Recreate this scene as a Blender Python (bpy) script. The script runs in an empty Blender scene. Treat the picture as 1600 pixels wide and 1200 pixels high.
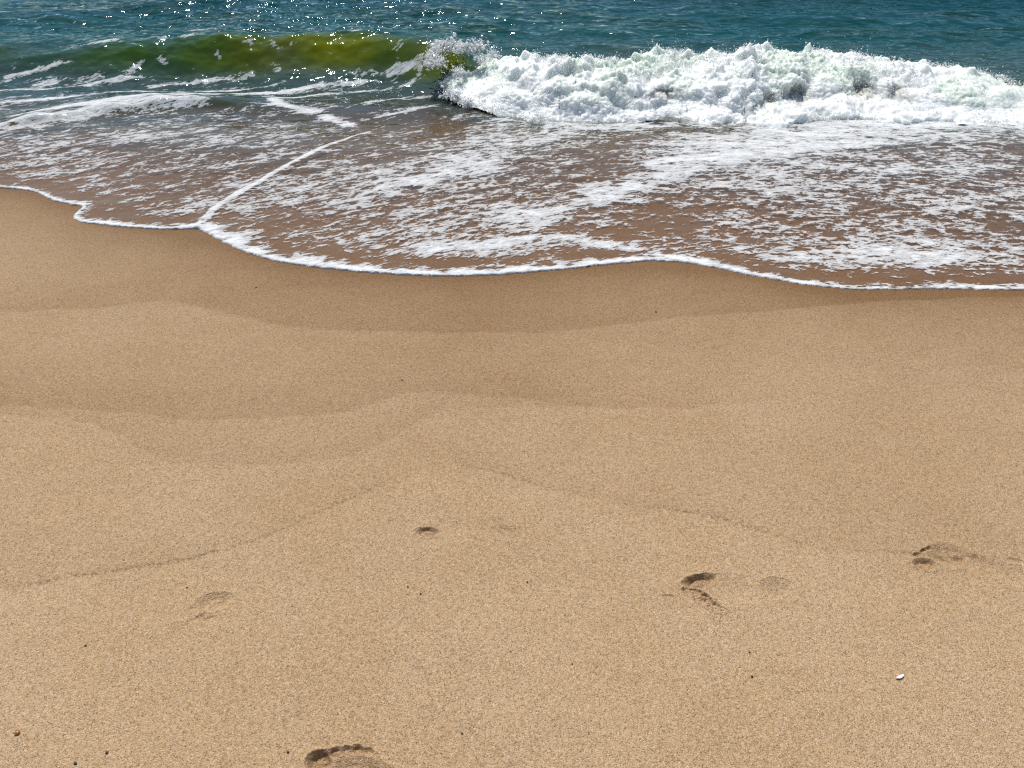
import bpy, math, random
import numpy as np
S = bpy.context.scene
COL = S.collection
rng = np.random.default_rng(7)
random.seed(7)

# ------------------------------------------------------------------ camera
CAM_H, PITCH, FPX = 1.45, math.radians(40.0), 1208.0
cd = bpy.data.cameras.new('camera'); cd.sensor_width = 36.0; cd.lens = 36.0*FPX/1600.0
cd.clip_start = 0.05; cd.clip_end = 6000
cam = bpy.data.objects.new('camera', cd); COL.objects.link(cam)
cam.location = (0, 0, CAM_H); cam.rotation_euler = (math.radians(90)-PITCH, 0, 0)
S.camera = cam
# ------------------------------------------------------------------ light
SUN_EL, SUN_AZ = math.radians(57), math.radians(-16)      # azimuth clockwise from +Y (out to sea)
w = bpy.data.worlds.new('World'); S.world = w; w.use_nodes = True
nt = w.node_tree; bg = nt.nodes['Background']
sky = nt.nodes.new('ShaderNodeTexSky'); sky.sky_type = 'NISHITA'; sky.sun_disc = False
sky.sun_elevation = SUN_EL; sky.sun_rotation = SUN_AZ
nt.links.new(sky.outputs[0], bg.inputs[0]); bg.inputs[1].default_value = 0.085
sd = bpy.data.lights.new('sun', 'SUN'); sd.energy = 4.1; sd.angle = math.radians(0.5); sd.color = (1, .965, .91)
sun = bpy.data.objects.new('sun', sd); COL.objects.link(sun)
sun.rotation_euler = (math.radians(90)-SUN_EL, 0, math.pi - SUN_AZ)
SUNV = np.array([math.sin(SUN_AZ)*math.cos(SUN_EL), math.cos(SUN_AZ)*math.cos(SUN_EL), math.sin(SUN_EL)])
S.view_settings.view_transform = 'Standard'; S.view_settings.look = 'None'
S.view_settings.exposure = 0.2; S.view_settings.gamma = 1
S.render.engine = 'CYCLES'
S.cycles.use_denoising = False
S.cycles.pixel_filter_type = 'BLACKMAN_HARRIS'; S.cycles.filter_width = 1.3
S.cycles.transparent_max_bounces = 12; S.cycles.max_bounces = 8

# ------------------------------------------------------------------ maths helpers
def sstep(a, b, x):
    t = np.clip((x-a)/(b-a), 0, 1); return t*t*(3-2*t)

def _hash(ix, iy, iz, seed):
    h = (ix.astype(np.uint32)*np.uint32(374761393) + iy.astype(np.uint32)*np.uint32(668265263)
         + iz.astype(np.uint32)*np.uint32(2147483647) + np.uint32((seed*974634777) & 0xffffffff))
    h = (h ^ (h >> np.uint32(13)))*np.uint32(1274126177)
    h = (h ^ (h >> np.uint32(16)))*np.uint32(2246822519)
    return h ^ (h >> np.uint32(15))

def pn2(x, y, seed=0):
    x = np.asarray(x, np.float32); y = np.asarray(y, np.float32)
    fx = np.floor(x); fy = np.floor(y); ix = fx.astype(np.int64); iy = fy.astype(np.int64)
    x = x-fx; y = y-fy
    u = x*x*x*(x*(x*6-15)+10); v = y*y*y*(y*(y*6-15)+10)
    z0 = np.zeros_like(ix)
    def gr(a, b):
        h = _hash(ix+a, iy+b, z0, seed).astype(np.float32)*np.float32(2*math.pi/4294967296.0)
        return np.cos(h)*(x-a)+np.sin(h)*(y-b)
    a = gr(0, 0); b = gr(1, 0); c = gr(0, 1); d = gr(1, 1)
    return 1.5*((a*(1-u)+b*u)*(1-v)+(c*(1-u)+d*u)*v)

def pn3(x, y, z, seed=0):
    x = np.asarray(x, np.float32); y = np.asarray(y, np.float32); z = np.asarray(z, np.float32)
    fx = np.floor(x); fy = np.floor(y); fz = np.floor(z)
    ix = fx.astype(np.int64); iy = fy.astype(np.int64); iz = fz.astype(np.int64)
    x = x-fx; y = y-fy; z = z-fz
    u = x*x*x*(x*(x*6-15)+10); v = y*y*y*(y*(y*6-15)+10); t = z*z*z*(z*(z*6-15)+10)
    def gr(a, b, c):
        h = _hash(ix+a, iy+b, iz+c, seed)
        gx = (h & np.uint32(1023)).astype(np.float32)/511.5-1
        gy = ((h >> np.uint32(10)) & np.uint32(1023)).astype(np.float32)/511.5-1
        gz = ((h >> np.uint32(20)) & np.uint32(1023)).astype(np.float32)/511.5-1
        return gx*(x-a)+gy*(y-b)+gz*(z-c)
    L = lambda p, q, s: p*(1-s)+q*s
    return 1.3*L(L(L(gr(0,0,0), gr(1,0,0), u), L(gr(0,1,0), gr(1,1,0), u), v),
             L(L(gr(0,0,1), gr(1,0,1), u), L(gr(0,1,1), gr(1,1,1), u), v), t)

def ground(y):
    """height of the sand as a function of the distance out to sea"""
    y = np.asarray(y, float)
    z = -0.08*np.clip(y, -12, 4e9)
    q = np.clip(y-4.0, 0, 5); z = z - 0.06*q*q - np.clip(y-9, 0, 40)*0.25
    return np.where(y > 49, ground_far, z) if np.any(y > 49) else z
ground_far = -0.08*49-0.06*25-10.0
SEA = -0.36

def ray(px, py):
    a = (px-800)/FPX; b = (600-py)/FPX
    return np.array([a, math.cos(PITCH)+b*math.sin(PITCH), -math.sin(PITCH)+b*math.cos(PITCH)])
def P(px, py, zmin=None, lift=0.0):
    """point of the beach (or of the sea level where that is higher) measured at a photo pixel"""
    d = ray(px, py); y = 3.0
    for _ in range(40):
        z = float(ground(y)) + lift
        if zmin is not None: z = max(z, zmin)
        t = (z-CAM_H)/d[2]; y = y*.3+.7*t*d[1]
    return np.array([t*d[0], t*d[1]])
def PW(px, py): return P(px, py, SEA)
def spline(pts, n=12):
    p = np.array(pts, float); p = np.vstack([2*p[0]-p[1], p, 2*p[-1]-p[-2]]); out = []
    for i in range(1, len(p)-2):
        for t in np.linspace(0, 1, n, endpoint=False):
            a, b, c, d = p[i-1], p[i], p[i+1], p[i+2]
            out.append(.5*((2*b)+(-a+c)*t+(2*a-5*b+4*c-d)*t*t+(-a+3*b-3*c+d)*t**3))
    out.append(p[-2]); return np.array(out)
def poly_dist(X, Y, pts, maxd=1e9):
    """distance to a polyline, and the 0..1 position along it; far points keep maxd"""
    D = np.full(X.shape, min(maxd, 50.0)); T = np.zeros(X.shape)
    x0, y0 = pts.min(0)-maxd; x1, y1 = pts.max(0)+maxd
    m = (X > x0) & (X < x1) & (Y > y0) & (Y < y1)
    x = X[m]; y = Y[m]; dd = np.full(x.shape, min(maxd, 50.0)**2); tt = np.zeros(x.shape); n = len(pts)-1
    for i in range(n):
        a = pts[i]; b = pts[i+1]; e = b-a; L = e@e+1e-12
        t = np.clip(((x-a[0])*e[0]+(y-a[1])*e[1])/L, 0, 1)
        q = (x-a[0]-t*e[0])**2+(y-a[1]-t*e[1])**2
        k = q < dd; dd[k] = q[k]; tt[k] = (i+t[k])/n
    D[m] = np.sqrt(dd); T[m] = tt
    return D, T

# ------------------------------------------------------------------ object helpers
def make_mesh(name, co, quads, attrs, mat, smooth=True, tris=False):
    used, inv = np.unique(quads.ravel(), return_inverse=True)
    co = co[used]; k = quads.shape[1]
    me = bpy.data.meshes.new(name)
    me.vertices.add(len(co)); me.vertices.foreach_set('co', co.astype(np.float32).ravel())
    me.loops.add(len(inv)); me.loops.foreach_set('vertex_index', inv.astype(np.int32))
    nf = len(quads); me.polygons.add(nf)
    me.polygons.foreach_set('loop_start', np.arange(0, nf*k, k, dtype=np.int32))
    if smooth: me.polygons.foreach_set('use_smooth', np.ones(nf, bool))
    me.update(calc_edges=True)
    for an, av in (attrs or {}).items():
        a = me.attributes.new(an, 'FLOAT', 'POINT'); a.data.foreach_set('value', av[used].astype(np.float32))
    me.materials.append(mat)
    return me
def link(name, me, parent=None, loc=None):
    o = bpy.data.objects.new(name, me); COL.objects.link(o)
    if parent: o.parent = parent
    if loc is not None: o.location = loc
    return o
def tag(o, label=None, cat=None, group=None, kind=None):
    for k, v in (('label', label), ('category', cat), ('group', group), ('kind', kind)):
        if v: o[k] = v
    return o
def grid_quads(nx, ny):
    i = np.arange(ny-1)[:, None]*nx+np.arange(nx-1)[None, :]
    return np.stack([i, i+1, i+nx+1, i+nx], -1).reshape(-1, 4)

# ------------------------------------------------------------------ materials
class NB:
    def __init__(s, name):
        s.m = bpy.data.materials.new(name); s.m.use_nodes = True; s.t = s.m.node_tree; s.t.nodes.clear()
        s.out = s.n('ShaderNodeOutputMaterial')
    def n(s, typ, **kw):
        o = s.t.nodes.new(typ)
        for k, v in kw.items(): setattr(o, k, v)
        return o
    def l(s, a, b): s.t.links.new(a, b)
    def set(s, sock, v):
        if isinstance(v, bpy.types.NodeSocket): s.l(v, sock)
        elif isinstance(v, tuple) and len(v) == 3 and sock.type == 'RGBA': sock.default_value = (*v, 1)
        else: sock.default_value = v
    def math(s, op, a, b=None, c=None, clamp=False):
        o = s.n('ShaderNodeMath', operation=op, use_clamp=clamp); s.set(o.inputs[0], a)
        if b is not None: s.set(o.inputs[1], b)
        if c is not None: s.set(o.inputs[2], c)
        return o.outputs[0]
    def attr(s, name): return s.n('ShaderNodeAttribute', attribute_name=name).outputs['Fac']
    def mapr(s, v, a, b, c, d, smooth=True):
        o = s.n('ShaderNodeMapRange', interpolation_type='SMOOTHSTEP' if smooth else 'LINEAR')
        for i, q in enumerate((v, a, b, c, d)): s.set(o.inputs[i], q)
        return o.outputs[0]
    def mix(s, f, a, b, blend='MIX'):
        o = s.n('ShaderNodeMix', data_type='RGBA', blend_type=blend)
        s.set(o.inputs[0], f); s.set(o.inputs[6], a); s.set(o.inputs[7], b); return o.outputs[2]
    def noise(s, vec, scale, detail=2, rough=.5, dist=0.0, dims='3D'):
        o = s.n('ShaderNodeTexNoise', noise_dimensions=dims)
        s.set(o.inputs['Vector'], vec); s.set(o.inputs['Scale'], scale); s.set(o.inputs['Detail'], detail)
        s.set(o.inputs['Roughness'], rough); s.set(o.inputs['Distortion'], dist); return o
    def vor(s, vec, scale, feature='F1', rnd=1.0):
        o = s.n('ShaderNodeTexVoronoi', feature=feature); s.set(o.inputs['Vector'], vec)
        s.set(o.inputs['Scale'], scale); s.set(o.inputs['Randomness'], rnd); return o
    def comb(s, x, y, z=0.0):
        o = s.n('ShaderNodeCombineXYZ')
        for i, q in enumerate((x, y, z)): s.set(o.inputs[i], q)
        return o.outputs[0]
    def mixs(s, f, a, b):
        o = s.n('ShaderNodeMixShader'); s.set(o.inputs[0], f); s.l(a, o.inputs[1]); s.l(b, o.inputs[2]); return o.outputs[0]
    def bump(s, h, strength, dist, normal=None):
        o = s.n('ShaderNodeBump'); s.set(o.inputs['Strength'], strength); s.set(o.inputs['Distance'], dist)
        s.l(h, o.inputs['Height'])
        if normal is not None: s.l(normal, o.inputs['Normal'])
        return o.outputs[0]
    def bsdf(s, typ, **kw):
        o = s.n('ShaderNodeBsdf'+typ)
        for k, v in kw.items(): s.set(o.inputs[k.replace('_', ' ')], v)
        return o.outputs[0]

def sand_material():
    b = NB('wet_sand'); geo = b.n('ShaderNodeNewGeometry').outputs['Position']
    wet = b.attr('wet'); line = b.attr('line')
    # grains of quartz, shell and dark mineral
    v1 = b.vor(geo, 560.0); v2 = b.vor(geo, 400.0)
    grain = b.n('ShaderNodeSeparateColor'); b.l(v1.outputs['Color'], grain.inputs[0])
    grain2 = b.n('ShaderNodeSeparateColor'); b.l(v2.outputs['Color'], grain2.inputs[0])
    mott = b.noise(geo, 2.2, 5, .55, .3).outputs['Fac']; mott2 = b.noise(geo, 120.0, 4, .65).outputs['Fac']
    dry = b.mix(b.mapr(mott, .3, .7, 0, 1), (.446, .300, .168), (.468, .325, .192))
    dry = b.mix(b.mapr(mott2, .46, .66, 0, .42), dry, (.255, .158, .072))
    tone = b.mapr(grain.outputs[0], 0, 1, .74, 1.28, False)
    dry = b.mix(1.0, dry, b.comb(tone, tone, tone), 'MULTIPLY')
    dark = b.mapr(grain.outputs[1], .86, .92, 0, .75)
    dry = b.mix(dark, dry, (.11, .062, .028))
    pale = b.mapr(grain2.outputs[0], .955, .97, 0, .5)
    dry = b.mix(pale, dry, (.66, .56, .43))
    wf = b.math('ADD', wet, b.mapr(mott2, .3, .7, -.04, .04), clamp=True)
    wf = b.math('MULTIPLY', wf, b.mapr(wet, 0, .05, 0, 1))
    col = b.mix(b.mapr(wf, 0, .75, 0, 1, False), dry, b.mix(1.0, dry, (.41, .315, .195), 'MULTIPLY'))
    col = b.mix(b.mapr(wf, .78, 1, 0, 1, False), col, b.mix(1.0, dry, (.47, .375, .275), 'MULTIPLY'))
    speck = b.mapr(b.noise(geo, 130, 2, .6).outputs['Fac'], .42, .60, 0, 1)
    col = b.mix(b.math('MULTIPLY', line, b.math('MULTIPLY', speck, .75)), col, (.10, .06, .03))
    h = b.math('ADD', b.math('MULTIPLY', v1.outputs['Distance'], -0.8), b.math('MULTIPLY', mott2, 1.3))
    h = b.math('ADD', h, b.math('MULTIPLY', v2.outputs['Distance'], -.6))
    nrm = b.bump(h, b.mapr(wet, 0, 1, .75, .45), .0025)
    rough = b.mapr(wet, 0, 1, .62, .42)
    p = b.bsdf('Principled', Base_Color=col, Roughness=rough, Normal=nrm, IOR=1.36)
    p.node.inputs['Specular IOR Level'].default_value = .22
    b.l(p, b.out.inputs[0]); return b.m

def foam_surface(b, normal, shade=None):
    d = b.bsdf('Diffuse', Color=(.86, .875, .87) if shade is None else shade, Roughness=.3, Normal=normal)
    t = b.bsdf('Translucent', Color=(.86, .89, .875), Normal=normal)
    return b.mixs(.10, d, t)

def water_material():
    b = NB('sea_water'); geo = b.n('ShaderNodeNewGeometry').outputs['Position']
    sep = b.n('ShaderNodeSeparateXYZ'); b.l(geo, sep.inputs[0])
    foam = b.attr('foam'); depth = b.attr('depth'); olive = b.attr('olive'); fv = b.attr('flow'); chop = b.attr('chop')
    uv = b.comb(sep.outputs[0], fv)
    # lace of foam : cells of clear water stretched along the flow, their walls thicker where there is more foam
    base = b.comb(b.math('MULTIPLY', sep.outputs[0], 9.5), b.math('MULTIPLY', fv, 22.0))
    wv = b.noise(base, .9, 3, .55, 0, '2D').outputs['Color']
    wsub = b.n('ShaderNodeVectorMath', operation='SUBTRACT'); b.l(wv, wsub.inputs[0]); wsub.inputs[1].default_value = (.5, .5, .5)
    wsc = b.n('ShaderNodeVectorMath', operation='SCALE'); b.l(wsub.outputs[0], wsc.inputs[0]); wsc.inputs['Scale'].default_value = 1.7
    wadd = b.n('ShaderNodeVectorMath', operation='ADD'); b.l(base, wadd.inputs[0]); b.l(wsc.outputs[0], wadd.inputs[1])
    def cells(scale):
        o = b.n('ShaderNodeTexVoronoi', feature='DISTANCE_TO_EDGE', voronoi_dimensions='2D'); b.l(wadd.outputs[0], o.inputs['Vector'])
        o.inputs['Scale'].default_value = scale; return o.outputs['Distance']
    ca = cells(1.0); cb = cells(2.7)
    n1 = b.noise(base, 1.15, 5, .6, .5, '2D').outputs['Fac']
    n2 = b.noise(base, 3.4, 5, .62, .4, '2D').outputs['Fac']
    # 0 in the middle of the walls, growing into the holes
    hole = b.math('ADD', b.math('MULTIPLY', ca, .62), b.math('MULTIPLY', cb, .50))
    hole = b.math('ADD', hole, b.math('MULTIPLY', b.math('SUBTRACT', .5, n1), .95))
    hole = b.math('ADD', hole, b.math('MULTIPLY', b.math('SUBTRACT', .5, n2), .62))
    n0 = b.noise(base, .36, 3, .5, .6, '2D').outputs['Fac']
    hole = b.math('ADD', hole, b.math('MULTIPLY', b.math('SUBTRACT', .5, n0), .55))
    wall = b.mapr(foam, 0, 1, -.30, .62, False)
    e = b.math('SUBTRACT', wall, hole)
    mask = b.mapr(e, -.006, .016, 0, 1)
    uvb = b.comb(b.math('MULTIPLY', sep.outputs[0], 24.0), b.math('MULTIPLY', fv, 50.0))
    thin = b.noise(uvb, 2.3, 4, .65, .2, '2D').outputs['Fac']
    body_op = b.mapr(e, 0, .60, .54, .98)
    body_op = b.math('ADD', body_op, b.mapr(thin, .3, .7, -.09, .06), clamp=True)
    mask = b.math('MULTIPLY', mask, body_op)
    # ripples
    rv = b.comb(sep.outputs[0], b.math('MULTIPLY', sep.outputs[1], 1.7))
    r1 = b.noise(rv, 6.0, 1.2, .45, .3).outputs['Fac']; r2 = b.noise(rv, 26.0, 0, .5, .2).outputs['Fac']
    hr = b.math('ADD', b.math('MULTIPLY', r1, 1.0), b.math('MULTIPLY', r2, .10))
    wn = b.bump(hr, 1.0, b.math('MULTIPLY', chop, .05))
    # body of the water : sand stirred up in the shallows, teal further out
    ramp = b.n('ShaderNodeValToRGB'); cr = ramp.color_ramp
    cr.elements[0].position = 0; cr.elements[0].color = (.135, .088, .047, 1)
    cr.elements[1].position = 1; cr.elements[1].color = (.001, .045, .058, 1)
    for pos, c in ((.06, (.082, .074, .055)), (.14, (.034, .062, .060)), (.28, (.030, .062, .056)), (.50, (.003, .055, .058))):
        q = cr.elements.new(pos); q.color = (*c, 1)
    murk = b.noise(rv, 2.2, 4, .6, .5).outputs['Fac']
    b.l(b.math('MULTIPLY', depth, b.mapr(murk, .25, .75, .75, 1.25)), ramp.inputs[0])
    swl = b.noise(b.comb(b.math('MULTIPLY', sep.outputs[0], .8), b.math('MULTIPLY', sep.outputs[1], 3.2)), 1.0, 4, .6, .6).outputs['Fac']
    deep = b.mix(b.math('MULTIPLY', b.mapr(swl, .45, .66, 0, .75), b.mapr(depth, .35, .6, 0, 1)), ramp.outputs[0], (.004, .026, .012))
    bodyc = b.mix(olive, deep, b.mix(b.math('MULTIPLY', b.attr('painted_glow'), b.mapr(murk, .25, .6, .7, 1)), (.036, .082, .012), (.140, .156, .002)))  # olive wave faces: light shining through them is painted into the body colour
    op = b.math('SUBTRACT', 1.0, b.math('POWER', 2.718, b.math('MULTIPLY', depth, -13.0)))
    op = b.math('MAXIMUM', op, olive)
    body = b.mixs(op, b.bsdf('Transparent', Color=(.95, .92, .87)), b.bsdf('Diffuse', Color=bodyc))
    fr = b.n('ShaderNodeFresnel'); fr.inputs['IOR'].default_value = 1.33; b.l(wn, fr.inputs['Normal'])
    gl = b.bsdf('Glossy', Color=(.62, .79, .84), Roughness=.05, Normal=wn)
    water = b.mixs(fr.outputs[0], body, gl)
    fb = b.noise(geo, 170, 3, .6).outputs['Fac']; fb2 = b.noise(geo, 45, 3, .6).outputs['Fac']
    fh = b.math('ADD', b.math('MULTIPLY', fb, .5), fb2); fh = b.math('ADD', fh, b.math('MULTIPLY', mask, .8))
    fn = b.bump(fh, .6, .006)
    fs = foam_surface(b, fn)
    b.l(b.mixs(mask, water, fs), b.out.inputs[0]); return b.m

def whitewater_material():
    b = NB('white_water'); geo = b.n('ShaderNodeNewGeometry').outputs['Position']
    thin = b.attr('thin')
    f1 = b.noise(geo, 60, 5, .65, .4).outputs['Fac']; f2 = b.noise(geo, 190, 3, .6).outputs['Fac']
    h = b.math('ADD', f1, b.math('MULTIPLY', f2, .5))
    nrm = b.bump(h, .5, .005)
    tf = b.math('MULTIPLY', thin, b.mapr(f1, .35, .62, 1, .25), clamp=True)
    col = b.mix(tf, (.80, .82, .805), (.56, .67, .54))
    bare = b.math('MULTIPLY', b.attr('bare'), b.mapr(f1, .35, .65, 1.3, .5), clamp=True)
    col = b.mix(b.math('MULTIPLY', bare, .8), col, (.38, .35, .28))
    p = b.bsdf('Principled', Base_Color=col, Roughness=.45, Normal=nrm)
    p.node.inputs['Subsurface Weight'].default_value = 1.0; p.node.inputs['Subsurface Radius'].default_value = (1.0, 1.0, .95)
    p.node.inputs['Subsurface Scale'].default_value = .045; p.node.inputs['Specular IOR Level'].default_value = .25
    b.l(p, b.out.inputs[0]); return b.m

def spray_material():
    b = NB('spray_drops')
    d = b.bsdf('Diffuse', Color=(.93, .94, .94)); t = b.bsdf('Translucent', Color=(.93, .95, .94)); g = b.bsdf('Glossy', Color=(1., 1., 1.), Roughness=.2)
    b.l(b.mixs(.06, b.mixs(.5, d, t), g), b.out.inputs[0]); return b.m

def plain_material(name, c1, c2, scale=300, rough=.6):
    b = NB(name); geo = b.n('ShaderNodeNewGeometry').outputs['Position']
    n = b.noise(geo, scale, 4, .6).outputs['Fac']
    p = b.bsdf('Principled', Base_Color=b.mix(b.mapr(n, .35, .65, 0, 1), c1, c2), Roughness=rough, Normal=b.bump(n, .4, .001))
    b.l(p, b.out.inputs[0]); return b.m

M_SAND = sand_material(); M_WATER = water_material(); M_WHITE = whitewater_material(); M_SPRAY = spray_material()

# ------------------------------------------------------------------ the beach
EDGE_PX = [(-420, 262), (-250, 276), (-120, 288), (0, 294), (40, 297), (62, 303), (82, 313), (110, 320), (128, 324), (116, 336), (118, 344), (140, 350),
           (200, 356), (260, 360), (305, 359), (318, 364), (345, 378), (375, 392), (430, 408), (500, 419), (600, 428), (700, 432),
           (800, 428), (900, 419), (980, 411), (1040, 409), (1100, 416), (1180, 432), (1260, 445), (1350, 452), (1450, 451),
           (1600, 453), (1750, 450), (1950, 440), (2200, 430)]
EDGE = spline([P(*q) for q in EDGE_PX], 8)
EDGE = np.vstack([[-9.5, EDGE[0, 1]+.5], EDGE, [9.5, EDGE[-1, 1]-.15]])
def line_y(pts, x):
    q = np.array([P(*p) for p in pts]); q = spline(q, 10); o = np.argsort(q[:, 0]); return np.interp(x, q[o, 0], q[o, 1])
L1 = [(-200, 392), (0, 400), (100, 415), (160, 432), (200, 450), (270, 470), (370, 492), (470, 510), (600, 516), (780, 519), (900, 513), (1020, 500), (1150, 488), (1290, 478), (1420, 468), (1600, 462), (1800, 458)]
L1B = [(-200, 495), (0, 487), (150, 480), (240, 470), (300, 474)]
L2 = [(-200, 632), (0, 635), (100, 638), (200, 646), (300, 654), (400, 653), (520, 645), (580, 632), (630, 616), (700, 615), (790, 620), (900, 633), (1000, 637), (1100, 636), (1180, 628), (1230, 615), (1280, 590), (1310, 565), (1380, 510), (1500, 480), (1800, 470)]
L2B = [(-200, 648), (0, 650), (90, 655), (150, 665), (200, 685), (240, 712), (300, 722), (420, 724), (520, 718), (620, 680), (700, 640), (900, 634)]
L3 = [(-200, 920), (0, 917), (80, 905), (150, 897), (220, 888), (300, 870), (400, 840), (480, 808), (560, 775), (640, 738), (700, 728), (760, 735), (850, 760), (960, 785), (1060, 795), (1150, 820), (1250, 850), (1330, 862), (1480, 868), (1600, 872), (1800, 880)]
def beach_attrs(X, Y):
    wob = .010*pn2(X*6, Y*6, 3)+.004*pn2(X*25, Y*25, 4)
    ye = np.interp(X, np.sort(EDGE[:, 0]), EDGE[np.argsort(EDGE[:, 0]), 1])
    eo = np.argsort(EDGE[:, 0]); yf = sum(np.interp(X+o_, EDGE[eo, 0], EDGE[eo, 1]) for o_ in np.linspace(-.3, .3, 13))/13
    de = np.clip(yf-Y, -1, 9)
    wet = .26*np.exp(-np.clip(de, 0, 9)/.15)+.50*np.exp(-np.clip(de, 0, 9)/.62)
    line = np.zeros_like(X)
    for pts, amp, fade, la, x0, x1 in ((L1, .17, .35, .55, -1.25, 9), (L1B, .17, .35, .45, -9, -1.2), (L2, .16, .34, .25, -9, .78), (L2B, .12, .22, .2, -9, .25), (L3, .08, .25, .95, -9, 9)):
        s = Y-line_y(pts, X)+wob
        on = sstep(x0-.1, x0+.1, X)*(1-sstep(x1-.22, x1+.18, X))
        wet += on*amp*sstep(-.008, .010, s)*np.exp(-np.clip(s, 0, 9)/fade)
        line += on*la*np.exp(-(s/(.0065 if pts is L3 else .0055))**2)*np.clip((.85 if pts is L3 else .55)+1.2*pn2(X*3.1, Y*3.1, 31), 0, 1)
    wet += .04*pn2(X*1.6, Y*2.4, 5)+.03*pn2(X*6, Y*9, 6)
    under = sstep(.03, .05, Y-ye); wet = np.minimum(wet, .78)*(1-under)+1.0*under
    return np.clip(wet, 0, 1), np.clip(line, 0, 1)
def sand_z(X, Y):
    near = np.exp(-((Y-1.8)/5)**4)
    return ground(Y)+near*(.0035*pn2(X*1.1, Y*1.4, 11)+.0018*pn2(X*5, Y*6, 12)+.0007*pn2(X*19, Y*22, 13))

def S_ell(px, py, rx, ry, ang, dep, wall=.35, ragged=.12):
    """one hollow of a footprint, its size taken at the photo's scale"""
    c = P(px, py); e1 = P(px+rx*math.cos(ang), py+rx*math.sin(ang))-c; e2 = P(px-ry*math.sin(ang), py+ry*math.cos(ang))-c
    return dict(c=c, inv=np.linalg.inv(np.stack([e1, e2], 1)), dep=dep, wall=wall, rag=ragged)
RA = math.radians
PRINTS = [
  ('deep bare footprint with a ragged toe end, left of and above the white shell chip', [
    S_ell(1094, 908, 25, 9.5, RA(-8), .0175, .30), S_ell(1084, 926, 18, 7, RA(18), .011, .4, .6), S_ell(1106, 938, 24, 9, RA(30), .014, .4, .7), S_ell(1046, 932, 10, 3, RA(10), .004, .5, .6),
    S_ell(1140, 922, 48, 22, RA(4), .0045, .6), S_ell(1216, 921, 27, 15, RA(14), .0085, .55)]),
  ('shallow footprint nearest the water, its heel a short dark notch', [
    S_ell(668, 831, 17, 7.5, RA(0), .0135, .35), S_ell(728, 822, 60, 13, RA(-2), .0022, .7), S_ell(790, 832, 26, 11, RA(8), .006, .6)]),
  ('long footprint at the right edge with small toe dents and a curved outer rim', [
    S_ell(1446, 882, 18, 8, RA(10), .0125, .35), S_ell(1433, 867, 6.5, 3.4, RA(-10), .008, .5), S_ell(1444, 860, 6, 3.4, RA(-20), .008, .5), S_ell(1453, 857, 6, 3.5, 0, .008, .5),
    S_ell(1486, 868, 34, 15, RA(12), .0085, .32), S_ell(1545, 886, 48, 13, RA(15), .0055, .45), S_ell(1590, 899, 34, 14, RA(10), .006, .5)]),
  ('faint half footprint below the swash line, only a curved ball dent and scratches', [
    S_ell(334, 940, 27, 12, RA(-14), .0085, .45), S_ell(331, 949, 7, 3, RA(-20), .005, .6), S_ell(313, 963, 10, 3, RA(-25), .005, .6, .4), S_ell(327, 966, 9, 3, RA(-20), .004, .6, .4), S_ell(301, 951, 7, 3, RA(-20), .003, .6)]),
  ('deep footprint cut by the bottom edge, with clear round toe hollows', [
    S_ell(499, 1190, 20, 16, RA(-20), .021, .3), S_ell(523, 1177, 12, 8, RA(-18), .012, .5, .3), S_ell(542, 1173, 9, 7, RA(-8), .0105, .42, .2), S_ell(559, 1171.5, 9.5, 7.5, RA(4), .0115, .42, .2), S_ell(576, 1175, 9, 6, RA(12), .0075, .5, .3),
    S_ell(565, 1216, 55, 30, RA(12), .011, .32), S_ell(600, 1290, 48, 60, 0, .006, .5), S_ell(640, 1380, 42, 42, 0, .010, .5)]),
]
def print_depth(pr, X, Y):
    D = np.zeros_like(X); rim = np.zeros_like(X)
    n = pn2(X*55, Y*55, 41)*.7+pn2(X*130, Y*130, 42)*.4
    for e in pr:
        q = np.stack([X-e['c'][0], Y-e['c'][1]], -1)@e['inv'].T
        r = np.hypot(q[..., 0], q[..., 1])+e['rag']*n
        h = 1-sstep(1-e['wall']-.08, 1.06+e['wall']*.45, r)
        D = np.maximum(D, .82*e['dep']*h*(1+.35*n*h))
        rim = np.maximum(rim, .12*e['dep']*np.exp(-((r-1.28)/.2)**2))
    return D-np.where(D < 2e-4, rim, 0)*1.0

def axis(segs):
    out = [segs[0][0]]
    for a, b, n in segs: out += list(np.linspace(a, b, n+1)[1:])
    return np.array(out)
bx = axis([(-3000, -300, 3), (-300, -40, 5), (-40, -8, 8), (-8, -2.7, 40), (-2.7, 2.7, 720), (2.7, 8, 40), (8, 40, 8), (40, 300, 5), (300, 3000, 3)])
by = axis([(-3000, -300, 3), (-300, -30, 5), (-30, -4, 10), (-4, .3, 30), (.3, 3.9, 720), (3.9, 9, 60), (9, 49, 10), (49, 500, 3), (500, 3000, 2)])
X, Y = np.meshgrid(bx, by); nx, ny = len(bx), len(by)
Z = sand_z(X, Y); wet, line = beach_attrs(X, Y)
q = grid_quads(nx, ny); cxm = .25*sum(X.ravel()[q[:, k]] for k in range(4)); cym = .25*sum(Y.ravel()[q[:, k]] for k in range(4))
taken = np.zeros(len(q), bool)
foot_cells = []
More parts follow.
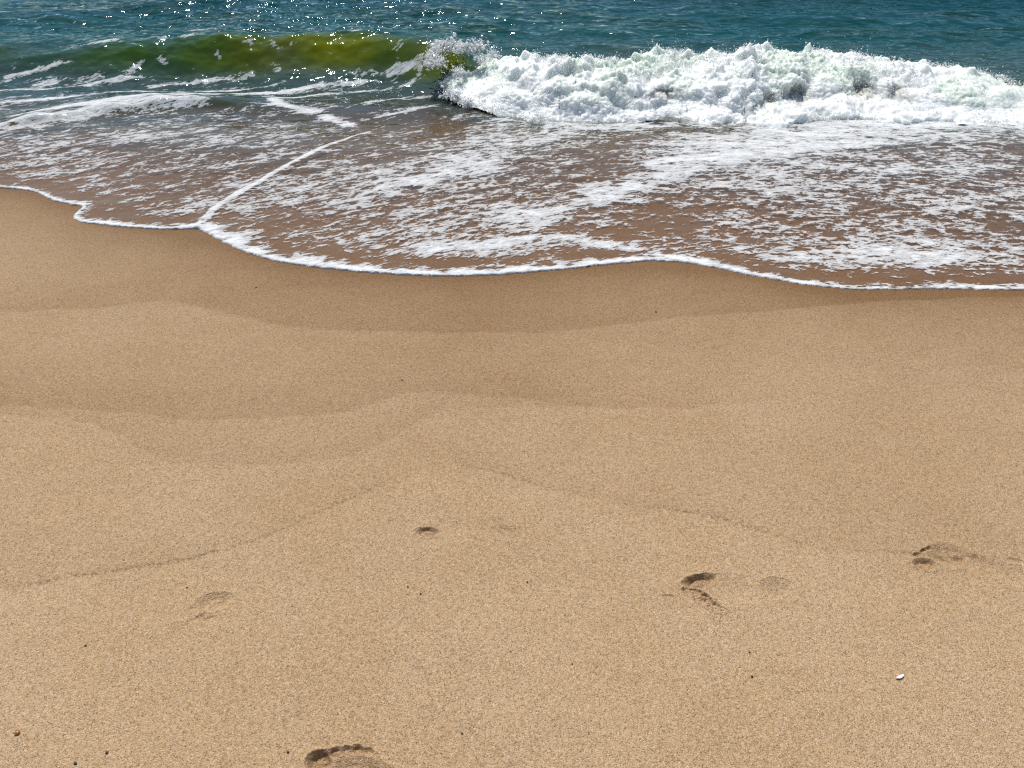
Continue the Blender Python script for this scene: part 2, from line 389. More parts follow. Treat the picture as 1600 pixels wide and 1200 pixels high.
for label, pr in PRINTS:
    cs = np.array([e['c'] for e in pr]); lo = cs.min(0)-.16; hi = cs.max(0)+.16
    m = (cxm > lo[0]) & (cxm < hi[0]) & (cym > lo[1]) & (cym < hi[1]) & (cym > .32)
    idx = np.nonzero(m)[0]; keep = np.zeros(len(idx), bool)
    for ox in (-.45, 0, .45):
        for oy in (-.45, 0, .45):
            keep |= np.abs(print_depth(pr, cxm[idx]+ox*.0075, cym[idx]+oy*.005)) > 8e-5
    # one ring more, so that the border is flat sand
    flag = np.zeros((ny-1, nx-1), bool); flag.ravel()[idx[keep]] = True
    f2 = flag.copy()
    for dx in (-1, 0, 1):
        for dy in (-1, 0, 1): f2 |= np.roll(np.roll(flag, dy, 0), dx, 1)
    f2 &= ~taken.reshape(ny-1, nx-1)
    taken |= f2.ravel(); foot_cells.append((label, pr, np.nonzero(f2.ravel())[0]))
co = np.stack([X.ravel(), Y.ravel(), Z.ravel()], 1)
beach = link('beach_sand', make_mesh('beach_sand', co, q[~taken], {'wet': wet.ravel(), 'line': line.ravel()}, M_SAND))
tag(beach, 'bare tan sand sloping down under the water', kind='structure')
SUB = 5
for label, pr, idx in foot_cells:
    iy, ix = np.divmod(idx, nx-1)
    gx = (ix[:, None]*SUB+np.arange(SUB+1)[None, :]); gy = (iy[:, None]*SUB+np.arange(SUB+1)[None, :])
    GX = gx[:, None, :].repeat(SUB+1, 1); GY = gy[:, :, None].repeat(SUB+1, 2)
    key = GY.astype(np.int64)*(nx*SUB+7)+GX
    uk, inv = np.unique(key.ravel(), return_inverse=True); inv = inv.reshape(key.shape)
    kx = uk % (nx*SUB+7); ky = uk//(nx*SUB+7)
    fx = np.interp(kx/SUB, np.arange(nx), bx); fy = np.interp(ky/SUB, np.arange(ny), by)
    # bilinear base from the coarse sheet keeps the seam closed
    ix0 = np.clip(kx//SUB, 0, nx-2); iy0 = np.clip(ky//SUB, 0, ny-2); u = kx/SUB-ix0; v = ky/SUB-iy0
    bl = lambda A: (A[iy0, ix0]*(1-u)*(1-v)+A[iy0, ix0+1]*u*(1-v)+A[iy0+1, ix0]*(1-u)*v+A[iy0+1, ix0+1]*u*v)
    D = print_depth(pr, fx, fy)
    cnt = np.zeros(len(uk), int); np.add.at(cnt, inv.ravel(), 1)
    fz = bl(Z)-D
    w_, l_ = bl(wet)+np.clip(D*9, 0, .15), bl(line)
    Q = np.stack([inv[:, :-1, :-1], inv[:, :-1, 1:], inv[:, 1:, 1:], inv[:, 1:, :-1]], -1).reshape(-1, 4)
    o = link('footprint', make_mesh('footprint', np.stack([fx, fy, fz], 1), Q, {'wet': w_, 'line': l_}, M_SAND))
    tag(o, label, 'footprint', 'bare footprints pressed into the sand')

# ------------------------------------------------------------------ the water
wx = axis([(-3000, -300, 4), (-300, -40, 8), (-40, -9, 20), (-9, -5.6, 60), (-5.6, -3, 200), (-3, 3, 750), (3, 5.6, 200), (5.6, 9, 60), (9, 40, 20), (40, 300, 8), (300, 3000, 4)])
wy = axis([(1.8, 2.3, 20), (2.3, 3.8, 300), (3.8, 6.4, 330), (6.4, 10.5, 260), (10.5, 20, 120), (20, 60, 60), (60, 300, 20), (300, 3000, 6)])
X, Y = np.meshgrid(wx, wy); nx, ny = len(wx), len(wy)
# signed distance to the swash edge
band = (Y < 4.9) & (np.abs(X) < 5.6)
dist = np.where(Y < 2.2, -1.0, 2.0); dd, _ = poly_dist(X[band], Y[band], EDGE, 3.0)
inside = np.zeros(dd.shape, bool); xb, yb = X[band], Y[band]
for a, c in zip(EDGE[:-1], EDGE[1:]):
    m = ((a[0] > xb) != (c[0] > xb)); yy = a[1]+(xb-a[0])*(c[1]-a[1])/(c[0]-a[0]+1e-12)
    inside ^= m & (yy < yb)
dist[band] = np.where(inside, dd, -dd)
out = (~band) & (Y < 4.9); dist[out] = Y[out]-np.interp(X[out], EDGE[:, 0], EDGE[:, 1])
dist = dist+.0045*pn2(X*34, Y*34, 51)+.0025*pn2(X*90, Y*90, 52)
G = sand_z(X, Y)
near = sstep(14, 8, Y)*sstep(9, 6, np.abs(X))

LOBE = spline([P(*p) for p in [(312, 356), (322, 342), (340, 326), (375, 305), (415, 285), (455, 264), (500, 242), (540, 226), (575, 214), (600, 206)]], 8)
dl, tl = poly_dist(X, Y, LOBE, .6)
ew = (.025+.025*sstep(-1.7, -1.0, X))*(1+.60*pn2(X*3.8, Y*3.8, 55)+.3*pn2(X*11, Y*11, 56))+.05*np.exp(-(((X-P(345, 365)[0])/.16)**2+((Y-P(345, 365)[1])/.12)**2))
ew *= (1-.5*sstep(.6, 1.3, X))
d0 = np.clip(dist, 0, 9)
bead = .0052*np.sqrt(np.clip(d0/.012, 0, 1))*np.exp(-(d0/ew)**2)
bead *= (1-.55*sstep(.6, 1.3, X))*(1+.35*pn2(X*22, Y*22, 57))
film = np.where(dist > 0, .003+.022*sstep(0, 1.3, d0)*(1+1.3*sstep(-.6, -2.0, X)), -.02+.3*np.clip(dist, -.05, 0)) + bead
lw = .015+.016*(1-tl)
film += .0055*np.exp(-(dl/lw)**2)*(1-sstep(.75, 1, tl)*.7)
rip = pn2(X*3.1, Y*7.0, 61)*.5+pn2(X*7.5+3, Y*15, 62)*.3+pn2(X*17, Y*33, 63)*.17
zs = G+film+np.where(dist > .06, .004, 0)*rip*near
# the sea and its waves
def cres(pts):
    q = np.array(pts, float); q = spline(q, 10); return lambda x: np.interp(x, q[:, 0], q[:, 1])
def P_at_z(px, py, z):
    d = ray(px, py); t = (z-CAM_H)/d[2]; return np.array([t*d[0], t*d[1]])
c1 = cres([P_at_z(px, py, z) for px, py, z in [(-500, 92, -.28), (-200, 84, -.28), (0, 72, -.26), (120, 70, -.24), (250, 60, -.20), (400, 51, -.165), (550, 50, -.16), (650, 58, -.16), (730, 70, -.16), (830, 84, -.16), (960, 88, -.15), (1060, 86, -.14), (1190, 82, -.14), (1345, 84, -.16), (1450, 100, -.2), (1600, 120, -.26), (1900, 130, -.28)]])
h1 = cres([(x, h) for x, h in [(-9, .06), (-5, .07), (-3.9, .10), (-3.0, .14), (-2.2, .172), (-1, .182), (-.45, .182), (.05, .07), (1.8, .07), (2.6, .07), (3.4, .09), (9, .06)]])
s = Y-c1(X)+.02*pn2(X*1.5, Y*1.5, 66); H = h1(X)
front = np.where(s < 0, np.exp(-(s/.20)**2), 1/(1+(s/.55)**2)**1.3)
wave = H*front - .18*H*np.exp(-((s+.45)/.22)**2)
c2 = cres([PW(*p) for p in [(-400, 235), (-150, 222), (0, 205), (100, 186), (200, 171), (320, 162), (400, 168), (470, 175), (520, 182)]])
s2 = Y-c2(X)+.02*pn2(X*3, Y*3, 67); x2 = 1-sstep(P(400, 168)[0]-.1, P(520, 180)[0], X)
wave += .045*x2*np.where(s2 < 0, np.exp(-(s2/.07)**2), np.exp(-(s2/.22)**2))*(1+.5*pn2(X*5, Y*5, 68))
s3 = Y-(8.7-.12*(X-3)); wave += .24*sstep(.3, 2.6, X)*np.where(s3 < 0, np.exp(-(s3/.45)**2), np.exp(-(s3/1.2)**2))
s4 = Y-(8.0+.25*X); wave += .05*np.exp(-(s4/.30)**2)*sstep(.2, -1, X)
lively = .70+1.1*np.exp(-(((X+1.9)/1.5)**2+((Y-6.5)/1.3)**2))
swell = .026*pn2(X*.75, Y*1.5, 71)+.024*pn2(X*1.5, Y*3.2, 72)+.012*pn2(X*3.4, Y*6.5, 73)+lively*(.0060*pn2(X*8, Y*14, 74)+.0026*pn2(X*18, Y*28, 75))
zl = SEA+near*(wave+swell*sstep(4.3, 6, Y))
k = .03; hh = np.clip(.5+.5*(zl-zs)/k, 0, 1); Z = zs*(1-hh)+zl*hh+k*hh*(1-hh)
Z = np.where(dist < .02, zs, Z)
depth = np.clip(Z-ground(Y), 0, 5)
depth = np.where(Y > 12, 2.0, depth)
olive = np.exp(-((s+.13)/.13)**2)*sstep(.12, .175, H)*sstep(1.2, .3, X)*.95+.35*np.exp(-((s+.1)/.13)**2)*sstep(.05, .12, H)  # thin sandy water of the wave faces, its backlit tint painted as olive
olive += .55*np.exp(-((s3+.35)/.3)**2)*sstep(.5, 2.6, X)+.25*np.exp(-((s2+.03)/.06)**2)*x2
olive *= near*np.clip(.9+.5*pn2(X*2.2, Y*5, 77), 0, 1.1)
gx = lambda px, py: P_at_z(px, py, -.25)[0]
painted_glow = np.exp(-((X-gx(490, 80))/.46)**4)*np.clip(1.1+.5*pn2(X*3, Y*6, 78), 0, 1)+.62*np.exp(-((X-gx(690, 85))/.34)**4)+.30*np.exp(-((X-gx(370, 80))/.30)**2)+.5*sstep(.5, 2.6, X)*0  # brighter patches of sun coming through the wave, painted into the colour
painted_glow = np.clip(painted_glow, 0, 1)*np.exp(-((s+.16)/.17)**4)
chop = np.clip(.10+.9*sstep(4.0, 5.6, Y), 0, 1)*np.clip(.2+.60*lively, 0, 1.1)*(1-.8*np.exp(-((s+.75)/.5)**2))*(1-.10*np.exp(-((s+.12)/.15)**2)*sstep(.1, .18, H))
# streaks follow the backwash : slanting on the left, level on the right
xs_ = np.linspace(-10, 10, 400); slope = .42*(1-sstep(-.6, 1.6, xs_))-.05*sstep(1, 3, xs_)
Sx = np.concatenate([[0], np.cumsum(.5*(slope[1:]+slope[:-1])*np.diff(xs_))])
flow = Y-np.interp(X, xs_, Sx)
# ---- where the foam lies
R2 = lambda a, b_, v: sstep(a, b_, v)
foam = np.zeros_like(X)
lf = pn2(X*.9, flow*2.2, 81); mf = pn2(X*2.6, flow*7.5, 82)
sw = sstep(.0, .22, d0)*(1-sstep(4.35, 5.2, Y))
right = sstep(-1.4, .3, X)
foam += sw*(.435+.05*right+.13*lf+.11*mf)
foam += (.30+.22*pn2(X*1.4, flow*5, 86))*sstep(4.6, 5.0, Y)*(1-sstep(5.35, 5.75, Y))*(1-right)+(.14+.2*pn2(X*1.2, Y*3, 88))*sstep(5.9, 6.3, Y)*(1-sstep(7, 8.2, Y))*sstep(.8, -1, X)
def stroke(pts, width, amt, soft=1.0, fn=P, rag=.5, along=None):
    global foam
    c = spline([fn(*p) for p in pts], 8); d, t = poly_dist(X, Y, c, width*3.2)
    d = d*(1+rag*pn2(X*4.5, flow*11, 90+len(pts)))
    e = np.exp(-(d/width)**2*soft)*sstep(0, .06, t)*(1-sstep(.80, 1, t))
    foam = foam + (.50*amt if fn is P else amt*1.25)*e*np.clip(1+.6*pn2(X*5.5, flow*14, 87), .2, 1.6)
# bright sheets right of the middle
stroke([(735, 352), (860, 330), (960, 305), (1040, 280), (1130, 255), (1260, 235), (1430, 222), (1620, 212)], .10, .62)
stroke([(1000, 270), (1100, 235), (1250, 215), (1400, 208), (1600, 205)], .16, .45)
stroke([(640, 395), (740, 385), (860, 372), (960, 384), (1060, 404), (1130, 418)], .045, .62)
stroke([(900, 378), (1000, 388), (1080, 402), (1150, 420), (1230, 440)], .045, .42)
stroke([(650, 405), (760, 402), (860, 410)], .05, .25)
stroke([(640, 300), (720, 262), (800, 235), (880, 215), (960, 196)], .09, .42)
stroke([(520, 330), (600, 300), (700, 280), (820, 245)], .07, .22)
stroke([(845, 215), (858, 206), (880, 198), (900, 196)], .022, .8)
stroke([(1150, 420), (1260, 408), (1400, 400), (1600, 408)], .10, .28)
stroke([(1120, 300), (1300, 280), (1500, 290), (1650, 300)], .22, .10)
stroke([(1180, 195), (1350, 192), (1500, 192), (1650, 195)], .10, .30, fn=PW)
stroke([(700, 178), (800, 190), (950, 198), (1100, 192)], .07, .22, fn=PW)
# left sheet
stroke([(320, 345), (400, 305), (500, 270), (600, 240)], .08, .10)
stroke([(100, 318), (150, 305), (190, 298), (240, 290)], .025, .5)
stroke([(0, 285), (90, 262), (220, 238), (360, 210)], .10, .12)
stroke([(180, 345), (230, 335), (290, 322), (330, 300)], .03, .25)
stroke([(-60, 218), (0, 207), (60, 195), (120, 185), (200, 170), (280, 165), (350, 166)], .075, .56, fn=PW)
stroke([(0, 190), (90, 172), (200, 158), (310, 150), (420, 140), (520, 130)], .022, .50, fn=PW)
stroke([(120, 170), (250, 152), (330, 138), (400, 130), (470, 118)], .022, .46, fn=PW)
stroke([(0, 160), (100, 152), (190, 140), (300, 135)], .022, .45, fn=PW)
stroke([(0, 118), (70, 112), (130, 108)], .02, .5, fn=PW)
stroke([(420, 150), (440, 165), (470, 172), (500, 180), (540, 195), (560, 210)], .05, .40, fn=PW)
stroke([(400, 152), (460, 146), (520, 138), (600, 132), (680, 120)], .02, .4, fn=PW)
for t_ in ([(-40, 142), (60, 136), (170, 122), (260, 116)], [(60, 178), (160, 166), (260, 146), (360, 134)], [(220, 128), (320, 120), (420, 114)], [(330, 150), (420, 140), (520, 126), (600, 122)], [(560, 190), (640, 172), (700, 160)], [(600, 118), (660, 116), (700, 110)]):
    stroke(t_, .026, .40, fn=PW, rag=.8)
stroke([(560, 165), (600, 150), (680, 140), (700, 120)], .03, .28, fn=PW)
# crest of the unbroken wave
fleck = np.clip(.1+1.8*pn2(X*4.2, Y*8, 85), 0, 1)
for t_, a_ in (([(0, 62), (80, 64), (160, 56), (250, 52)], .34), ([(-80, 88), (60, 88), (140, 84)], .36), ([(300, 42), (380, 34), (460, 27), (530, 28)], .42), ([(470, 44), (540, 50), (600, 46)], .40), ([(660, 50), (760, 44)], .3)):
    c = spline([P_at_z(px, py, -.20) for px, py in t_], 8); d, t = poly_dist(X, Y, c, .5); foam += a_*np.exp(-(d/.11)**2)*fleck
foam += .34*np.exp(-((s-.04)/.08)**2)*fleck*sstep(-4.6, -3, X)*(1-sstep(.3, .8, X))
foam += .55*np.exp(-((s+.12)/.22)**4)*sstep(.10, .18, H)*np.clip(pn2(X*7, Y*9, 89)-.22, 0, 1)*2.2
foam = np.clip(foam, 0, .86)
# thick lip at the leading edge of each sheet
lip = .45*np.exp(-(d0/(ew*.85))**3)+.70*np.exp(-(d0/(ew*2.6))**2)
lip *= (1-.24*sstep(.6, 1.3, X))*np.clip(.98+.38*pn2(X*9, Y*9, 84)+.25*pn2(X*28, Y*28, 79), 0, 1.2)
foam = np.maximum(foam, np.where(dist > -.01, np.clip(lip, 0, 1.15), 0))
lo = np.exp(-(dl/(lw*(.85+.5*pn2(X*14, Y*14, 58))))**4)*(.95+.3*pn2(X*8, Y*8, 59))*(1-.5*sstep(.7, 1, tl))
foam = np.maximum(foam, 1.1*lo)
foam *= near
co = np.stack([X.ravel(), Y.ravel(), Z.ravel()], 1); q = grid_quads(nx, ny)
dr = dist.ravel()[q].max(1); zc = (Z-G).ravel()[q].max(1)
ok = (dr > -.006) & (zc > -.012)
att = {'foam': foam.ravel(), 'depth': depth.ravel(), 'olive': np.clip(olive, 0, 1).ravel(), 'flow': flow.ravel(), 'chop': chop.ravel(), 'painted_glow': painted_glow.ravel()}
xm = X.ravel()[q].mean(1); ym = Y.ravel()[q].mean(1); sm = s.ravel()[q].mean(1); hm = H.ravel()[q].mean(1)
isw = ok & (sm > -.34) & (sm < .28) & (xm > -3.3) & (xm < 3.9) & (np.abs(ym-6) < 2)
isl = ok & (sm <= -.34) & (ym < 6.4) & (np.abs(xm) < 9) & ~isw
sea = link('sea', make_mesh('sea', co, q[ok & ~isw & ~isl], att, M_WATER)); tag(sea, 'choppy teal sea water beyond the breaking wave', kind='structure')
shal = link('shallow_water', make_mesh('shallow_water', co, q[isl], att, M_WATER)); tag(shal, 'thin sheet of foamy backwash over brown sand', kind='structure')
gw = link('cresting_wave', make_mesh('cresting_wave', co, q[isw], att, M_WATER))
tag(gw, 'smooth olive green wave face rising unbroken to the left of the white breaker', 'wave')

# ------------------------------------------------------------------ the breaker
BASE = cres([PW(*p) for p in [(688, 126), (700, 146), (725, 160), (775, 172), (830, 185), (890, 188), (950, 189), (1010, 182), (1060, 176), (1110, 182), (1160, 188), (1250, 178), (1330, 174), (1430, 180), (1520, 182), (1600, 183), (1750, 182), (1950, 178), (2300, 172)]])
x_l, x_r = PW(688, 126)[0], 4.9
top_px = [(660, 124), (690, 116), (715, 103), (760, 89), (800, 84), (860, 82), (960, 87), (1060, 80), (1120, 77), (1190, 74), (1260, 76), (1345, 80), (1400, 89), (1500, 101), (1560, 110), (1600, 116), (1750, 128), (1950, 134), (2300, 140)]
NU, NV = 1700, 230
u = np.linspace(x_l, x_r, NU); by_ = BASE(u)+.030*pn2(u*7, u*0, 134)+.016*pn2(u*19, u*0, 135)+.008*pn2(u*47, u*0, 136)
dep = .50-.12*sstep(2.4, 3.6, u)
dep = dep*sstep(-.10, .30, u-x_l)+.06
ty = by_+dep
# height of the crest, from the angle at which it is seen
tx = np.array([p[0] for p in top_px], float); tp = np.array([p[1] for p in top_px], float)
pxu = 800+FPX*u/(ty*math.cos(PITCH)+(CAM_H+.15)*math.sin(PITCH))
pyu = np.interp(pxu, tx, tp)
b_ = (600-pyu)/FPX; dy_ = math.cos(PITCH)+b_*math.sin(PITCH); dz_ = -math.sin(PITCH)+b_*math.cos(PITCH)
hz = CAM_H+dz_*ty/dy_-SEA-.032+.002*sstep(1.6, 3.0, u)+.010*pn2(u*2.6, u*0, 130)+.010*pn2(u*6.5, u*0, 131)
hz = np.clip(hz, .02, .5)
prof = np.array([(-.10, -.10), (-.03, .02), (.03, .10), (.09, .20), (.13, .33), (.20, .50), (.34, .70), (.55, .87), (.78, .97), (1.0, 1.0), (1.10, .93), (1.22, .74), (1.36, .42), (1.5, .1), (1.6, -.15)])
pr = spline(prof, 16); L = np.concatenate([[0], np.cumsum(np.hypot(*np.diff(pr, axis=0).T))]); vv = np.linspace(0, L[-1], NV)
# more rows on the side that faces the shore
vv = L[-1]*np.linspace(0, 1, NV)**1.25
pv = np.stack([np.interp(vv, L, pr[:, 0]), np.interp(vv, L, pr[:, 1])], 1)
BX = np.repeat(u[None, :], NV, 0); BY = by_[None, :]+pv[:, :1]*dep[None, :]; BZ = np.maximum(SEA, ground(by_))[None, :]*0+SEA+.005+pv[:, 1:]*hz[None, :]
def nrm(A, B, C):
    p = np.stack([A, B, C], -1); du = np.gradient(p, axis=1); dv = np.gradient(p, axis=0); n = np.cross(du, dv)
    return n/(np.linalg.norm(n, axis=-1, keepdims=True)+1e-9)
def bil(sc, seed, ox=0): return np.abs(pn3(BX*sc+ox, BY*sc*1.05, BZ*sc*1.1, seed))
N = nrm(BX, BY, BZ)
vfrac = np.repeat((pv[:, 1:]), NU, 1); row = np.repeat(np.arange(NV)[:, None]/NV, NU, 1)
bare = np.zeros_like(BX)
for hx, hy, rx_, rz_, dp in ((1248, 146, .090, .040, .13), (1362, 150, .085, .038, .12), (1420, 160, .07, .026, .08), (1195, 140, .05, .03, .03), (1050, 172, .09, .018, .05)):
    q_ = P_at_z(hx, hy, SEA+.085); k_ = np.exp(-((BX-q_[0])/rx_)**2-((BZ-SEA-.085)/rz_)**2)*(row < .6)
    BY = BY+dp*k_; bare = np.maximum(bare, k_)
amp = np.clip(hz/.20, .30, 1.1)[None, :]
# a low apron of froth pushed ahead of the fall
ap = sstep(P_at_z(1040, 180, SEA)[0], P_at_z(1120, 180, SEA)[0], BX)*(1-.5*sstep(2.6, 3.4, BX))*np.clip(.75+.9*pn2(BX*4, BX*0, 133), .1, 1.4)
apk = np.clip(1-vfrac/.30, 0, 1)*(row < .5)
BY = BY-.15*ap*apk; BZ = BZ+.022*ap*apk*(vfrac > .02)
d1 = .070*(bil(3.2, 101)-.25)+.046*(bil(6.9, 102)-.25)
BX = BX+N[..., 0]*d1*amp; BY = BY+N[..., 1]*d1*amp; BZ = BZ+N[..., 2]*d1*amp
N = nrm(BX, BY, BZ)
# torn sheets and strings falling down the face : fine across, long down the slope
S1 = np.abs(pn3(BX*26+2*pn3(BX*6, BY*6, BZ*6, 140), row*22, BX*0+3, 141)); S2 = np.abs(pn3(BX*58+1.5*pn3(BX*14, BY*14, BZ*14, 142), row*44, BX*0+9, 143))
d2 = .017*(bil(14, 103)-.25)+.007*(bil(30, 104)-.22)+.0035*(bil(62, 105)-.22)-.013*(S1-.2)-.006*(S2-.2)
crest = sstep(.55, 1, vfrac)
spike = np.clip(pn3(BX*10, BY*10, BZ*4, 107)-.10, 0, 1)**1.2*.13*crest+np.clip(pn3(BX*34, BY*34, BZ*12, 108)-.1, 0, 1)**1.2*(.040*crest+.010)
BX = BX+N[..., 0]*d2*amp+.25*spike*amp*pn3(BX*9, BY*9, BZ*9, 109); BY = BY+N[..., 1]*d2*amp-.2*spike*amp; BZ = BZ+N[..., 2]*d2*amp+spike*amp
thin = np.clip(.30+1.9*pn3(BX*2.6, BY*2.6, BZ*4.5, 111), 0, 1)*sstep(.12, .45, vfrac)+.6*np.clip(pn3(BX*6, BY*6, BZ*6, 112), 0, 1)*sstep(.5, .95, vfrac)
bco = np.stack([BX.ravel(), BY.ravel(), BZ.ravel()], 1)
origin = np.array([x_l, by_[0], SEA]); root = bpy.data.objects.new('breaking_wave', None); COL.objects.link(root); root.location = (1.9, 5.0, SEA)
tag(root, 'white foaming breaker tumbling across the right half of the sea', 'wave')
off = np.array([1.9, 5.0, SEA])
link('foam_crest', make_mesh('foam_crest', bco-off, grid_quads(NU, NV), {'thin': np.clip(thin, 0, 1).ravel(), 'bare': bare.ravel()}, M_WHITE), root)
# spray and froth : thousands of drops thrown off the crest and the toe
Nn = nrm(BX, BY, BZ).reshape(-1, 3); vfr = vfrac.ravel()
def drops(centres, radii, seed):
    r = np.random.default_rng(seed); n = len(centres)
    t = (1+5**.5)/2; iv = np.array([(-1,t,0),(1,t,0),(-1,-t,0),(1,-t,0),(0,-1,t),(0,1,t),(0,-1,-t),(0,1,-t),(t,0,-1),(t,0,1),(-t,0,-1),(-t,0,1)], float); iv /= np.linalg.norm(iv[0])
    fc = np.array([(0,11,5),(0,5,1),(0,1,7),(0,7,10),(0,10,11),(1,5,9),(5,11,4),(11,10,2),(10,7,6),(7,1,8),(3,9,4),(3,4,2),(3,2,6),(3,6,8),(3,8,9),(4,9,5),(2,4,11),(6,2,10),(8,6,7),(9,8,1)])
    sc = radii[:, None, None]*(1+.35*r.standard_normal((n, 12, 1)))
    ax = np.exp(.30*r.standard_normal((n, 1, 3)))
    V = centres[:, None, :]+iv[None]*sc*ax
    F = (np.arange(n)[:, None, None]*12+fc[None]).reshape(-1, 3)
    return V.reshape(-1, 3), F
r = np.random.default_rng(5)
wgt = np.where(vfr > .0, .12, 0)+1.6*sstep(.75, 1, vfr)+.6*sstep(.25, .02, vfr)
wgt *= np.repeat((u > x_l)[None, :], NV, 0).ravel()*(np.arange(NU*NV)//NU < NV*.72)
clump = np.clip(.25+1.6*pn3(BX.ravel()*7, BY.ravel()*7, BZ.ravel()*7, 120), 0.03, 2)
pid = r.choice(NU*NV, 26000, p=wgt*clump/(wgt*clump).sum())
hgt = np.abs(r.normal(0, .012, len(pid)))+np.where(r.random(len(pid)) < .10, r.exponential(.030, len(pid)), 0)
pc = bco[pid]+Nn[pid]*hgt[:, None]+r.normal(0, .004, (len(pid), 3))
rad = np.clip(np.exp(r.normal(math.log(.0018), .42, len(pid))), .0009, .0055)*np.where(hgt > .03, .75, 1.0)
V, F = drops(pc-off, rad, 9)
sp = link('spray', make_mesh('spray', V, F, {'thin': np.zeros(len(V))}, M_SPRAY, smooth=True), root); sp['kind'] = 'stuff'

# splash flung up on the shoulder between the green wave and the breaker
def splash(pts, n, seed, spread, rmean):
    r = np.random.default_rng(seed); c = []
    for (px, py, z, wgt_) in pts:
        d = ray(px, py); t = (z-CAM_H)/d[2]; m = int(n*wgt_)
        c.append(d*t+np.array([0, 0, CAM_H])+r.normal(0, 1, (m, 3))*np.array(spread)*np.abs(r.normal(.7, .4, (m, 1))))
    c = np.vstack(c); rr = np.clip(np.exp(r.normal(math.log(rmean), .5, len(c))), .0012, .011); return c, rr
c, rr = splash([(674, 99, -.20, .12), (676, 88, -.18, .15), (682, 78, -.16, .16), (694, 72, -.145, .14), (708, 71, -.14, .13), (722, 75, -.145, .12), (736, 74, -.14, .10), (750, 72, -.14, .07), (690, 96, -.19, .05), (694, 132, -.33, .05), (700, 146, -.34, .06), (712, 150, -.33, .06), (730, 160, -.34, .06), (716, 112, -.24, .06), (752, 92, -.19, .07), (770, 84, -.17, .05)], 5200, 21, (.026, .035, .017), .0022)
rr = np.where(np.random.default_rng(3).random(len(rr)) < .35, rr*1.6, rr); V, F = drops(c-off, rr, 22)
sp2 = link('splash', make_mesh('splash', V, F, {'thin': np.zeros(len(V))}, M_SPRAY), root); sp2['kind'] = 'stuff'

# ------------------------------------------------------------------ small things on the sand
def sandz(p):
    return float(sand_z(np.array([p[0]]), np.array([p[1]]))[0])
def pebble(px, py, size_px, mat, label, name='pebble', cat='pebble', group='dark specks lying on the sand', flat=.6, seed=0):
    p = P(px, py); sc = np.linalg.norm(np.array([p[0], p[1], float(ground(p[1]))-CAM_H]))/FPX; R = size_px*sc*.36
    r = np.random.default_rng(seed+int(px)); nu, nv = 14, 9
    th = np.linspace(0, 2*math.pi, nu, endpoint=False); ph = np.linspace(-math.pi/2, math.pi/2, nv)
    T, F_ = np.meshgrid(th, ph); V = np.stack([np.cos(T)*np.cos(F_), np.sin(T)*np.cos(F_)*.8, np.sin(F_)*flat], -1).reshape(-1, 3)
    V = V*(1+.25*pn3(V[:, 0]*1.3+px, V[:, 1]*1.3+py, V[:, 2]*1.3, 7)[:, None])*R
    Q = []
    for j in range(nv-1):
        for i in range(nu): Q.append((j*nu+i, j*nu+(i+1) % nu, (j+1)*nu+(i+1) % nu, (j+1)*nu+i))
    o = link(name, make_mesh(name, V, np.array(Q), None, mat), None, (p[0], p[1], sandz(p)+R*flat*.55)); o.rotation_euler = (0, 0, r.random()*6)
    return tag(o, label, cat, group)
M_PEB = plain_material('dark_pebble', (.020, .014, .010), (.06, .04, .028))
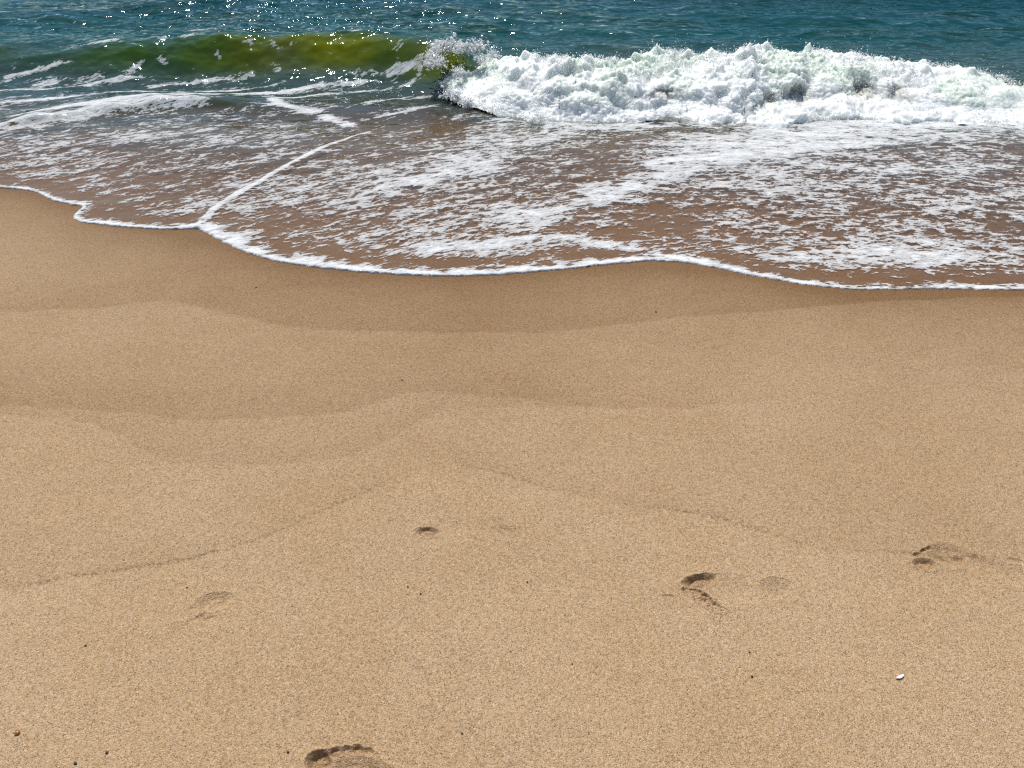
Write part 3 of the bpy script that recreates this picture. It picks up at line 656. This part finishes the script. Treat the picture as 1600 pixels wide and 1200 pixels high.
for px, py, sz, lab in [
    (657, 927.5, 5, 'black pebble below the dark heel notch of the shallow footprint'),
    (824, 909, 5, 'black pebble halfway between the shallow footprint and the deep ragged one'),
    (1025, 487, 5, 'lone dark pebble on damp sand just below the foam edge, right of centre'),
    (627, 351.5+460-.5+100, 0, ''),
    (1171, 1019, 5, 'dark pebble above the middle of the lower right sand, well left of the shell chip'),
    (1175, 1057, 6, 'dark pebble level with the white shell chip and far to its left'),
    (450, 1175, 6, 'black pebble just left of the footprint cut by the bottom edge'),
    (722, 1146, 5, 'dark pebble to the upper right of the toe hollows at the bottom edge'),
    (134, 1009, 5, 'small dark pebble alone on the left, under the swash line'),
    (167, 1176, 6, 'dark pebble near the bottom left corner, right of the brown shell'),
    (118, 1193, 7, 'elongated dark pebble on the bottom edge below the brown shell'),
    (400, 449, 4, 'tiny dark pebble on wet sand under the thick foam bend at left'),
    (798, 1018, 4, 'tiny dark pebble at the middle of the picture, below the centre pebbles'),
    (894, 1038, 4, 'tiny dark pebble a little right of and below the middle of the lower sand'),
    (628, 595, 4, 'tiny dark pebble beside the wavy wet line at mid beach'),
    (637, 917, 4, 'smallest of the two neighbouring pebbles below the shallow footprint'),
    (292, 918, 4, 'tiny dark pebble just above the faint half footprint')]:
    if sz: pebble(px, py, sz, M_PEB, lab)
# brown shell, lower left
M_BR = plain_material('brown_shell', (.22, .085, .015), (.30, .14, .035), 500, .35)
pebble(28, 1146, 11, M_BR, 'small domed orange brown shell half buried near the bottom left corner', 'brown_shell', 'shell', None, .55)
# white shell chip : a bent flake with a thickness, one edge lifted off the sand
p = P(1405, 1059); sc = np.linalg.norm(np.array([p[0], p[1], float(ground(p[1]))-CAM_H]))/FPX
outl = []
for (dx, dy) in [(-7.2, 2.6), (-4.5, .2), (-2.2, -1.6), (1, -3.0), (4.2, -3.8), (6.6, -3.2), (7.2, -1.8), (5.0, .4), (2.6, 2.6), (-.5, 3.4), (-3.6, 3.2)]:
    outl.append(P(1405+dx*.9, 1059+dy*.9)-p)
outl = np.array(outl)[::-1]; n = len(outl); T = .0016
rings = []
for k_, (f_, z_) in enumerate([(1.0, 0), (1.0, T), (.97, T*1.15), (.5, T*1.3)]):
    rings.append(np.column_stack([outl*f_, np.full(n, z_)-.07*outl[:, 1]+.0028]))
V = np.vstack(rings+[[[0, 0, T*1.35+.0028]], [[0, 0, .0028]]]); Fq = []
for j in range(len(rings)-1):
    for i in range(n): Fq.append((j*n+i, j*n+(i+1) % n, (j+1)*n+(i+1) % n, (j+1)*n+i))
top = len(V)-2; J = (len(rings)-1)*n
Ft = [(J+i, J+(i+1) % n, top) for i in range(n)]+[((i+1) % n, i, top+1) for i in range(n)]
me = bpy.data.meshes.new('white_shell'); me.from_pydata([tuple(v) for v in V], [], [tuple(f) for f in Fq+Ft]); me.polygons.foreach_set('use_smooth', [False]*len(me.polygons))
me.materials.append(plain_material('white_shell', (.80, .75, .66), (.86, .84, .79), 700, .4))
o = link('white_shell', me, None, (p[0], p[1], sandz(p))); tag(o, 'white angular shell chip lying alone on the lower right sand', 'shell')
